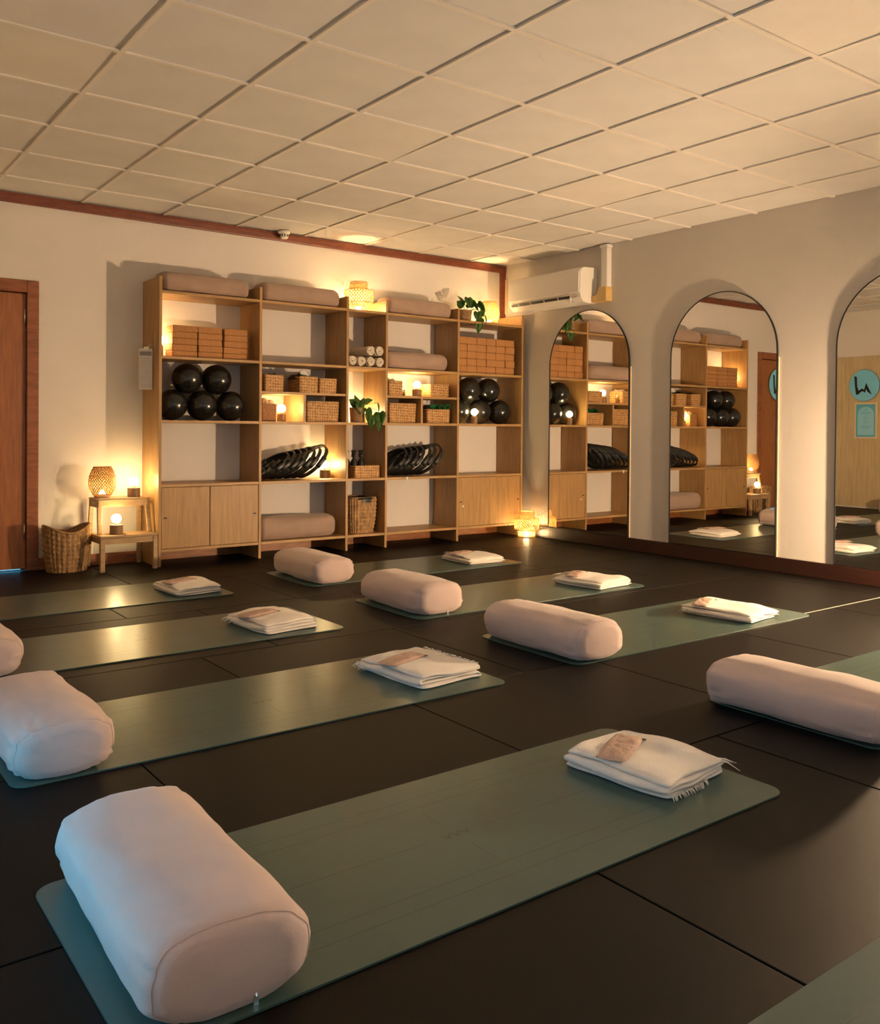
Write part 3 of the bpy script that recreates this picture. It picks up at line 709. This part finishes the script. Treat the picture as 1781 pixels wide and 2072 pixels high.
# hanging card pack on the side of the shelves
t = thing('hanging_cards', 'white printed cards on a hook at the left side of the shelves', 'cards', (2.222, 6.565, 1.59), math.radians(-26))
link('card_pack', MB().box(-.048, .048, -.006, .006, -.30, .0), paper_m, t, bevel=.002)
link('printed_band', MB().box(-.042, .042, -.0066, -.0061, -.052, -.022), ink_m, t)
link('printed_text', (lambda mb: [mb.box(-.036, -.036+wd, -.0066, -.0061, -z-.0022, -z) for z, wd in ((.072, .06), (.088, .066), (.104, .05), (.125, .068), (.141, .04), (.168, .066), (.184, .058), (.205, .06), (.222, .05), (.262, .066), (.274, .07))] and mb)(MB()), mat('pale_ink', (.52, .50, .48), .8), t)
link('hook', MB().tube([(.035, .008, .03), (.03, .0, .028), (.012, -.006, .012), (.0, -.006, -.004), (-.012, -.005, .016)], .0022, 6), steel_m, t, smooth=True)
link('clip', MB().box(-.012, .02, -.010, .010, -.006, .012), steel_m, t)
link('mounting_peg', MB().tube([(.03, .004, .028), (.064, .018, .028)], .004, 8), steel_m, t)

# ================================================================== CORK BLOCKS
def numw(i): return ['first', 'second', 'third', 'fourth', 'fifth', 'sixth'][i]
roww = ['bottom', 'second-lowest', 'middle', 'second-highest', 'top']
bme = MB().box(-.0955, .0955, -.075, .075, 0, .0465).mesh('cork_block'); bme.materials.append(cork_m)
rb = random.Random(3)
for r in range(5):
    for c in range(3):
        x = 2.487+c*.1985+rb.uniform(-.003, .003); y = 6.557+rb.uniform(-.004, .004)
        if c == 2: x += .004
        o = link('cork_block', bme, None, None, (x, y, SZ[1]+.0006+r*.0471), bevel=.005); o.rotation_euler[2] = rb.uniform(-.012, .012)
        tag(o, 'long cork block, %s row, %s of the wide stack in the left bay' % (roww[r], ['left end', 'middle', 'right end'][c]), 'yoga block', 'long cork blocks in the left bay')
bm2 = MB().box(-.0568, .0568, -.11, .11, 0, .0655).mesh('cork_block_end'); bm2.materials.append(cork_m)
for r in range(5):
    for c in range(6):
        x = 5.092+c*.1158+rb.uniform(-.001, .001); y = 6.575+rb.uniform(-.005, .005)
        o = link('cork_block', bm2, None, None, (x, y, SZ[1]+.0006+r*.0660), bevel=.005)
        tag(o, 'cork block end, %s row, %s from the left in the corner bay stack' % (roww[r], numw(c)), 'yoga block', 'cork blocks stacked in the corner bay')

# ================================================================== BALLS
def ball(label, x, y, z, r, group):
    t = thing('exercise_ball', label, 'ball', (x, y, z), 0, group)
    link('ball_skin', MB().lathe([(max(.0005, r*math.sin(PI*k/24)), -r*math.cos(PI*k/24)) for k in range(25)], 40), ball_m, t, smooth=True)
    link('plug', MB().lathe([(.007, 0), (.007, .0015), (.004, .002)], 12).xf(Matrix.Rotation(-.9, 4, 'Y') @ Matrix.Rotation(.7, 4, 'X') @ Matrix.Translation((0, 0, r))), blackp_m, t)
r = .1145; g = 'black exercise balls in the left bay'
for x, w in ((2.413, 'left'), (2.645, 'middle'), (2.877, 'right')): ball('black exercise ball, lower row, %s, under the wide cork stack' % w, x, 6.553, SZ[2]+r+.001, r, g)
for x, w in ((2.529, 'left'), (2.761, 'right')): ball('black exercise ball, upper row, %s, under the wide cork stack' % w, x, 6.553, SZ[2]+r+.001+math.sqrt(4*r*r-.116**2)+.001, r, g)
r = .116; g = 'black exercise balls in the corner bay'
for x, w in ((5.146, 'left'), (5.382, 'middle'), (5.625, 'right')): ball('dark exercise ball, lower row, %s, in the corner bay' % w, x, 6.60 if x < 5.3 else 6.57, SZ[2]+r+.001, r, g)
for x, w in ((5.262, 'left'), (5.500, 'right')): ball('dark exercise ball, upper row, %s, in the corner bay' % w, x, 6.585, SZ[2]+r+.003+math.sqrt(4*r*r-.121**2)+.001, r, g)

# ================================================================== SEAGRASS BOXES
def woven_box(label, x, y, z, wd, dp, h, rz=0, group='small woven seagrass baskets', flare=1.04, m=None, name='seagrass_basket', stripes=False):
    t = thing(name, label, 'basket', (x, y, z+.0008), math.radians(rz), group); m = m or sea_m
    P = rrect(wd, dp, .012, 2)
    # resample the outline every ~7 mm
    Q = []
    for a, b in zip(P, P[1:]+P[:1]):
        n = max(1, int(math.hypot(b[0]-a[0], b[1]-a[1])/.007))
        for k in range(n): Q.append((a[0]+(b[0]-a[0])*k/n, a[1]+(b[1]-a[1])*k/n))
    nH = max(6, int(h/.007)); rows = []; s_ = 0; acc = []
    for a, b in zip(Q, Q[1:]+Q[:1]): acc.append(s_); s_ += math.hypot(b[0]-a[0], b[1]-a[1])
    for i in range(nH+1):
        v = i/nH; row = []
        for (px, py), s0 in zip(Q+Q[:1], acc+[s_]):
            if stripes: w = abs(math.sin(PI*(v*h/.016+.35*math.sin(s0*60)+.2*math.sin(s0*23))))
            else: w = max(abs(math.sin(PI*(s0+v*h)/.030)), abs(math.sin(PI*(s0-v*h)/.030+.8)))*(.6+.4*math.sin(PI*2*s0/.03)*math.sin(PI*2*v*h/.03))
            f = (1+(flare-1)*v)+.0055*w/(min(wd, dp)/2)+.012*nz(px*9, py*9+x*7, v*2)*.5
            row.append((px*f, py*f, v*h))
        rows.append(row)
    link('woven_wall', MB().grid(rows), m, t, smooth=True)
    rim = [(px*flare, py*flare, h) for px, py in Q[::2]]
    link('rim', MB().tube(rim, .0042, 6, True), seam_rim, t, smooth=True)
    inn = [[(px*flare*.93, py*flare*.93, h) for px, py in Q+Q[:1]], [(px*.92, py*.92, .008) for px, py in Q+Q[:1]]]
    link('inner_wall', MB().grid(inn).add([(px*.92, py*.92, .008) for px, py in Q], [tuple(range(len(Q)))]), m, t)
    return t
MBZ = 1.302
woven_box('small woven basket at the left of three, black strap on top', 3.205, 6.545, MBZ, .155, .17, .128)
woven_box('small woven basket in the middle of three, papers sticking out', 3.497, 6.535, MBZ, .160, .20, .125)
woven_box('small woven basket at the right of three', 3.690, 6.545, MBZ, .155, .17, .118)
woven_box('wide woven basket under the three small baskets', 3.655, 6.58, SZ[2], .288, .19, .165)
woven_box('smooth brown basket holding folded cloth beside a globe lamp', 3.185, 6.60, SZ[2], .125, .18, .135, m=mat('fine_rattan', (.36, .17, .05), .6, var=.3, vscale=50, bump=.3, bscale=150))
woven_box('woven basket with cloth, left of the globe lamp on the upper middle board', 4.365, 6.56, MBZ, .135, .18, .125)
woven_box('woven basket lit at its side, right of the globe lamp', 4.842, 6.56, MBZ, .195, .18, .112)
woven_box('wide woven basket beside the basket of green bands', 4.452, 6.58, SZ[2], .270, .19, .168)
woven_box('woven basket overflowing with black and green bands', 4.835, 6.575, SZ[2], .245, .19, .122)
woven_box('low braided tray holding black spray bottles', 4.083, 6.57, SZ[3], .245, .19, .100, stripes=True, name='braided_tray', flare=1.0, group=None)
tb = braided_basket('tall_basket', 'tall braided basket with black liner in the narrow bay', (4.058, 6.595, SZ[4]+.0006), .112, .140, .300, 1.0, .92, .0, hya_m, 26, 9, square=4)
link('black_liner', MB().lathe([(.132, .27), (.142, .302), (.150, .303), (.151, .285)], 40, cap=False).grid([[(.152*math.cos(a)*1.0, .140*math.sin(a)-.002, .306-dz) for a in [-1.75+k*.1 for k in range(8)]] for dz in (0, .02, .045)]), blackp_m, tb, smooth=True)
# loose contents
def clothlump(name, label, cat, x, y, z, w, d_, h, m, seed, group=None):
    rows = []
    for i in range(15):
        u = -1+2*i/14; row = []
        for j in range(13):
            v = -1+2*j/12; e = max(0, (1-u**4)*(1-v**4))
            row.append((u*w/2, v*d_/2, h*e**.6*(1+.9*nz(u*2+seed, v*2, seed))+.0005))
        rows.append(row)
    base = [[(u*w/2, v*d_/2, 0) for v in (-1, 1)] for u in (-1, 1)]
    o = link(name, MB().grid(rows), m, None, (x, y, z), smooth=True); o2 = o
    s = o.modifiers.new('thick', 'SOLIDIFY'); s.thickness = .002
    return tag(o, label, cat, group)
grey_m = mat('pale_cloth', (.66, .60, .50), .9, bump=.3, bscale=60)
clothlump('folded_cloth', 'pale cloth heaped in the smooth brown basket', 'cloth', 3.205, 6.60, SZ[2]+.118, .105, .14, .05, grey_m, 2)
clothlump('folded_cloth', 'pale cloth heaped in the basket left of the globe lamp', 'cloth', 4.365, 6.57, MBZ+.108, .115, .15, .035, grey_m, 5)
clothlump('strap_bundle', 'black strap lying on the leftmost small basket', 'strap', 3.215, 6.55, MBZ+.112, .13, .14, .026, blackp_m, 7)
clothlump('strap_bundle', 'black straps bulging from the middle small basket', 'strap', 3.47, 6.55, MBZ+.108, .14, .16, .034, blackp_m, 9)
clothlump('strap_bundle', 'black bands filling the basket with green bands', 'strap', 4.80, 6.58, SZ[2]+.105, .20, .16, .045, blackp_m, 12)
clothlump('strap_bundle', 'dark cloth filling the wide basket beside the green bands', 'strap', 4.452, 6.585, SZ[2]+.150, .24, .16, .02, blackp_m, 13)
clothlump('strap_bundle', 'dark cloth in the wide basket under three small baskets', 'strap', 3.655, 6.585, SZ[2]+.145, .25, .16, .02, blackp_m, 14)
def loopband(label, x, y, z, r, w, rot, m=green_m):
    mb = MB(); n = 26
    vs = []
    for k in range(n):
        a = 2*PI*k/n
        for s in (-1, 1): vs.append((r*1.25*math.cos(a), s*w/2, r*.8*math.sin(a)))
    mb.add(vs, [(2*k, 2*k+1, 2*((k+1) % n)+1, 2*((k+1) % n)) for k in range(n)])
    o = link('loop_band', mb, m, None, (x, y, z)); o.rotation_euler = rot
    solid(o, .002); return tag(o, label, 'resistance band', 'green loop bands')
loopband('green loop band at the left, spilling from the basket', 4.815, 6.515, 1.212, .030, .045, (.3, .2, .5))
loopband('green loop band in the middle, spilling from the basket', 4.885, 6.515, 1.208, .030, .045, (.2, .5, .2))
loopband('green loop band at the right, spilling from the basket', 4.935, 6.50, 1.220, .026, .045, (.3, -.5, -.2))
for k, (dx, rz) in enumerate(((0, .3), (.016, .5))):
    o = link('paper_sheet', MB().box(-.035, .035, -.0006, .0006, 0, .075), paper_m, None, (3.535+dx, 6.545+.012*k, MBZ+.115), bevel=0); o.rotation_euler = (-.2, -.9+.1*k, rz)
    tag(o, 'white paper strip sticking out of the middle basket, %s one' % ('front' if k == 0 else 'rear'), 'paper')
# small bottles beside the upper basket
for k, (x, h) in enumerate(((4.462, .085), (4.488, .055))):
    t = thing('small_bottle', 'tiny %s glass bottle beside the upper woven basket' % ('tall' if k == 0 else 'short'), 'bottle', (x, 6.52, MBZ+.0005), 0, 'tiny bottles by the basket')
    link('bottle_body', MB().lathe([(.010, 0), (.011, .003), (.011, h*.6), (.005, h*.75), (.005, h*.82)], 14), mat('amber_glass', (.30, .16, .05), .15), t, smooth=True)
    link('bottle_cap', MB().lathe([(.0065, h*.82), (.0065, h)], 12), blackp_m if k else paper_m, t)
# spray bottles in the tray
for k, x in enumerate((4.005, 4.075, 3.94)):
    t = thing('spray_bottle', 'black trigger spray bottle in the braided tray, %s' % ['middle', 'right', 'left by the upright'][k], 'spray bottle', (x+.012, 6.585 if k < 2 else 6.60, SZ[3]+.012), .5, 'black spray bottles')
    link('bottle', MB().lathe([(.030, 0), (.033, .004), (.033, .10), (.028, .125), (.013, .15), (.012, .165)], 20), blackp_m, t, smooth=True)
    link('collar', MB().lathe([(.015, .16), (.015, .178)], 14), blackp_m, t)
    link('spray_head', MB().prism([(-.03, .205), (-.034, .218), (.018, .222), (.026, .21), (.012, .196), (.012, .176), (-.010, .176), (-.012, .20)], 'y', -.010, .010), blackp_m, t, bevel=.002)
    link('trigger', MB().prism([(-.016, .204), (-.024, .204), (-.036, .165), (-.030, .163)], 'y', -.006, .006), blackp_m, t)

# ================================================================== ROLLED TOWELS
def roll(label, x, z, r, seed):
    t = thing('rolled_towel', label, 'towel', (x, 6.585, z), 0, 'rolled towels in the narrow bay')
    rnd = random.Random(seed); n = 90; turns = 3.6; P = []
    ph = rnd.uniform(0, 6)
    for k in range(n+1):
        u = k/n; a = ph+2*PI*turns*u; rr = r*(.12+.745*u)*(1+.05*math.sin(3*a+seed)); P.append((rr*math.cos(a), rr*math.sin(a)))
    th = r*.085; rows = []
    ys_ = [-.150, -.146, -.08, 0, .08, .150]
    Pin = []; Pout = []
    for i in range(n+1):
        a = Vector(P[max(i-1, 0)]); b = Vector(P[min(i+1, n)]); tt = (b-a).normalized(); q = Vector((-tt.y, tt.x)); p = Vector(P[i])
        Pin.append(p+q*th); Pout.append(p-q*th)
    loop = Pin+Pout[::-1]; loop.append(loop[0])
    for yy in ys_:
        k = .96 if abs(yy) == .15 else 1
        rows.append([(p.x*k+.003*nz(p.y*20, yy*9, seed), yy+.006*nz(p.x*30+seed, p.y*30, 0)*(1 if yy < -.1 else 0), p.y*k) for p in loop])
    mb = MB().grid(rows)
    for ri, yy in ((0, 0), (len(ys_)-1, 0)):
        vs = rows[ri]; m_ = n+1
        mb.add(vs, [(i, i+1, 2*m_-2-i, 2*m_-1-i) for i in range(m_-1)])
    link('towel_roll', mb, towel_m, t, smooth=False)
    link('towel_core', MB().lathe([(r*.86, 0), (r*.86, .27)], 20).xf(Matrix.Translation((0, .145, 0)) @ Matrix.Rotation(PI/2, 4, 'X')), towel_m, t)
rr = .0455
for k, x in enumerate((3.908, 3.999, 4.090, 4.181)): roll('rolled cream towel, bottom row, %s from the left' % numw(k), x, SZ[1]+rr+.001, rr, k)
for k, x in enumerate((4.085, 4.176)): roll('rolled cream towel, upper row, %s one' % ['left', 'right'][k], x-.002, SZ[1]+rr*3+.002, rr, k+5)

# ================================================================== PILATES RINGS
def make_ring(R=.168):
    t = thing('pilates_ring', 'x', 'pilates ring', (0, 0, 0), 0, 'g')
    n = 44; vs = []
    for k in range(n):
        a = 2*PI*k/n
        for dr, dz in ((-.006, -.014), (.006, -.014), (.006, .014), (-.006, .014)): vs.append(((R+dr)*math.cos(a), (R+dr)*math.sin(a), dz))
    link('hoop', MB().add(vs, [(4*k+j, 4*k+(j+1) % 4, 4*((k+1) % n)+(j+1) % 4, 4*((k+1) % n)+j) for k in range(n) for j in range(4)]), blackp_m, t, smooth=False)
    for s in (1, -1):
        for inner in (1, 0):
            mb = MB(); rows = []
            for i in range(13):
                u = -1+2*i/12; a = u*.32; row = []
                for j in range(9):
                    v = -1+2*j/8; e = max(0, (1-u**4)*(1-v**4))**.5
                    rad = R+(-1 if inner else 1)*(.006+.014*e); row.append((rad*math.sin(a), s*rad*math.cos(a), v*.020))
                rows.append(row)
            link('pad', mb.grid(rows), blackp_m, t, smooth=True)
    return t
ring0 = make_ring(); used = []
def place_ring(label, bx, tilt_, z0, group, y=6.602, rz=0, R=.168):
    r_ = ring0 if not used else dup(ring0, (0, 0, 0), 0, label)
    used.append(1); r_['label'] = label; r_['group'] = group
    a = math.radians(tilt_)
    ext = (R+.006)*math.sin(a)+.020*math.cos(a)
    r_.rotation_euler = (0, -a, rz); r_.location = (bx+(R+.006)*math.cos(a), y, z0+ext+.001)
for k in range(7):
    place_ring('black padded ring, %s from the left, in the bay lit by a lamp' % (numw(k) if k < 6 else 'last'), 3.100+.066*k, 34+2.4*k, SZ[3], 'black rings in the lamp-lit bay', rz=(-1)**k*.03)
for k in range(7):
    place_ring('black padded ring, %s from the left, in the bay beside the spray bottles' % (numw(k) if k < 6 else 'last'), 4.270+.068*k, 40+1.6*k, SZ[3], 'black rings beside the spray bottles', rz=(-1)**k*.04)

# ================================================================== PLANTS
def leaf_mesh(s):
    out = [(0, 0), (-.28, -.12), (-.48, .05), (-.52, .30), (-.40, .62), (-.18, .88), (0, 1.08)]
    vs = []; mid = [(0, 0), (0, .06), (0, .2), (0, .36), (0, .62), (0, .86), (0, 1.08)]
    for sg in (-1, 1):
        for (x, y), (mx, my) in zip(out, mid):
            vs.append((mx*s, my*s, -.10*my*my*s)); vs.append((sg*-x*s*.9, y*s, (.16*abs(x)-.12*y*y)*s))
    fs = []
    for b in (0, 14):
        for i in range(6): fs.append((b+2*i, b+2*i+1, b+2*i+3, b+2*i+2))
    return MB().add(vs, fs)
lme = {}
def plant(label, loc, pot_r, pot_h, leaves, stems, m=leaf_m):
    t = thing('potted_pothos', label, 'potted plant', loc)
    link('pot', MB().lathe([(pot_r*.82, 0), (pot_r*.86, .004), (pot_r, pot_h-.006), (pot_r*1.02, pot_h), (pot_r*.92, pot_h), (pot_r*.9, pot_h-.02)], 26), pot_m, t, smooth=False)
    link('soil', MB().lathe([(pot_r*.91, pot_h-.022), (.002, pot_h-.014)], 20), soil_m, t)
    for st in stems: link('stem', MB().tube(st, .0022, 6), stem_m, t, smooth=True)
    for p, yaw, pitch, roll_, s in leaves:
        s *= 1.25; k = round(s, 3)
        if k not in lme: lme[k] = leaf_mesh(k).mesh('leaf', True); lme[k].materials.append(m)
        o = link('leaf', lme[k], None, t, p); o.rotation_euler = (Matrix.Rotation(math.radians(yaw), 3, 'Z') @ Matrix.Rotation(math.radians(pitch), 3, 'X') @ Matrix.Rotation(math.radians(roll_), 3, 'Y')).to_euler()
        solid(o, .0008)
# narrow bay plant: leaf = (position, yaw, pitch, roll, size); yaw 180 points to the room
plant('potted trailing pothos in the narrow bay, lit from behind', (4.005, 6.515, SZ[2]+.0006), .068, .125,
  [((-.01, -.03, .14), 80, 35, 60, .075), ((0, -.02, .13), 10, 70, 10, .085), ((.025, -.02, .14), -50, 55, -20, .07), ((.06, -.03, .17), -90, 20, -60, .055),
   ((-.012, -.05, .165), 178, -75, 0, .075), ((.06, -.06, .115), 200, -60, 20, .065), ((.165, -.055, .165), 200, -72, -25, .062), ((.185, -.06, .085), 165, -68, 25, .092),
   ((.055, -.085, .075), 180, -80, 0, .062), ((.075, -.10, .03), 175, -85, 10, .06), ((.15, -.10, .005), 190, -85, -10, .065), ((.12, -.08, .06), 200, -70, 30, .05), ((.03, -.01, .135), -15, 50, -30, .06)],
  [[(.0, 0, .11), (.0, -.02, .14), (0, -.02, .16)], [(.02, 0, .11), (.06, -.05, .15), (.16, -.055, .17)], [(.02, 0, .11), (.08, -.06, .13), (.17, -.065, .10), (.185, -.06, .08)],
   [(.02, -.01, .11), (.05, -.07, .11), (.06, -.085, .07), (.08, -.10, .02)], [(.03, -.01, .11), (.09, -.08, .08), (.14, -.10, .03), (.15, -.10, .0)]])
plant('potted trailing pothos at the corner end of the shelf top', (5.165, 6.53, SZ[0]+.0006), .070, .105,
  [((-.04, -.03, .14), 95, 25, 60, .07), ((-.02, -.02, .15), 30, 60, 30, .08), ((0, -.05, .215), 170, -65, 0, .075), ((.055, -.05, .18), 215, -50, -30, .085), ((.11, -.06, .175), 240, -40, -30, .075),
   ((.16, -.05, .145), 190, -70, -10, .075), ((.09, -.08, .09), 175, -75, 15, .075), ((.165, -.09, .065), 200, -70, -20, .075), ((.085, -.10, .0), 180, -85, 0, .085), ((-.06, -.05, .17), 140, -40, 30, .06), ((.04, -.03, .13), -40, 45, 0, .07), ((.12, -.09, .03), 210, -70, 20, .06)],
  [[(0, 0, .09), (-.02, -.02, .13), (-.04, -.03, .15)], [(0, 0, .09), (.05, -.04, .17), (.15, -.05, .15)], [(.01, -.01, .09), (.06, -.07, .12), (.09, -.085, .08), (.085, -.10, .0)], [(.01, 0, .09), (.08, -.06, .12), (.15, -.09, .08), (.165, -.09, .06)]])

# ================================================================== SIGNS
LOGO = [[(-.134, .128), (-.100, .116), (-.094, -.010), (-.074, -.070), (-.022, -.040), (.004, -.062), (.030, .030), (.110, -.126), (.052, -.088), (.034, -.045), (.016, -.098), (-.012, -.080), (-.030, -.078), (-.080, -.122), (-.108, -.122), (-.125, 0)]]
def round_sign(label, loc, rz, r):
    t = thing('round_sign', label, 'sign', loc, rz, 'round blue logo signs')
    rot = Matrix.Rotation(PI/2, 4, 'X')
    link('sign_disc', MB().lathe([(r*.97, 0), (r, .003), (r, .016), (r*.98, .018)], 48).xf(rot), signblue_m, t)
    link('sign_rim', MB().tube([(r*math.cos(2*PI*k/48), -.008, r*math.sin(2*PI*k/48)) for k in range(48)], .004, 6, True), blackm_m, t, smooth=True)
    for P in LOGO:
        mb = MB().prism([(-x*r/.21, z*r/.21) for x, z in P], 'y', -.0215, -.0185); link('logo_stroke', mb, blackp_m, t)
# local -y is the face; on the sign wall the face looks to +x
round_sign('round blue sign with a black brushed W on the pale wood wall', (XS+.0125, 6.37, 1.64), PI/2, .21)
round_sign('round blue sign hanging on the wooden door', (1.062, YB+.0115, 1.63), 0, .21)
t = thing('framed_poster', 'pale-framed blue printed poster below the round sign', 'poster', (XS+.0125, 6.345, 1.17), PI/2+.0)
off = Matrix.Rotation(.0, 4, 'Y')
fw, fh = .155, .238
link('poster_frame', MB().box(-fw, fw, -.018, 0, fh-.02, fh).box(-fw, fw, -.018, 0, -fh, -fh+.02).box(-fw, -fw+.02, -.018, 0, -fh+.02, fh-.02).box(fw-.02, fw, -.018, 0, -fh+.02, fh-.02), frame_m, t)
link('poster_sheet', MB().box(-fw+.02, fw-.02, -.008, -.001, -fh+.02, fh-.02), posterblue_m, t)
ar = [(-.112, -.19), (.112, -.19)]+[(.112*math.cos(PI*k/16), .08+.105*math.sin(PI*k/16)) for k in range(17)]
link('poster_arch', MB().prism(ar, 'y', -.0090, -.0082), posterpale_m, t)
tx = MB()
for z, wd in ((.155, .05), (.135, .06), (.11, .16), (.095, .14), (.06, .04), (.035, .07), (.015, .06), (-.01, .09), (-.03, .05), (-.07, .15), (-.085, .13), (-.10, .10)): tx.box(-wd/2, wd/2, -.0096, -.0091, z-.0025, z+.0025)
link('poster_text', tx, posterblue_m, t)
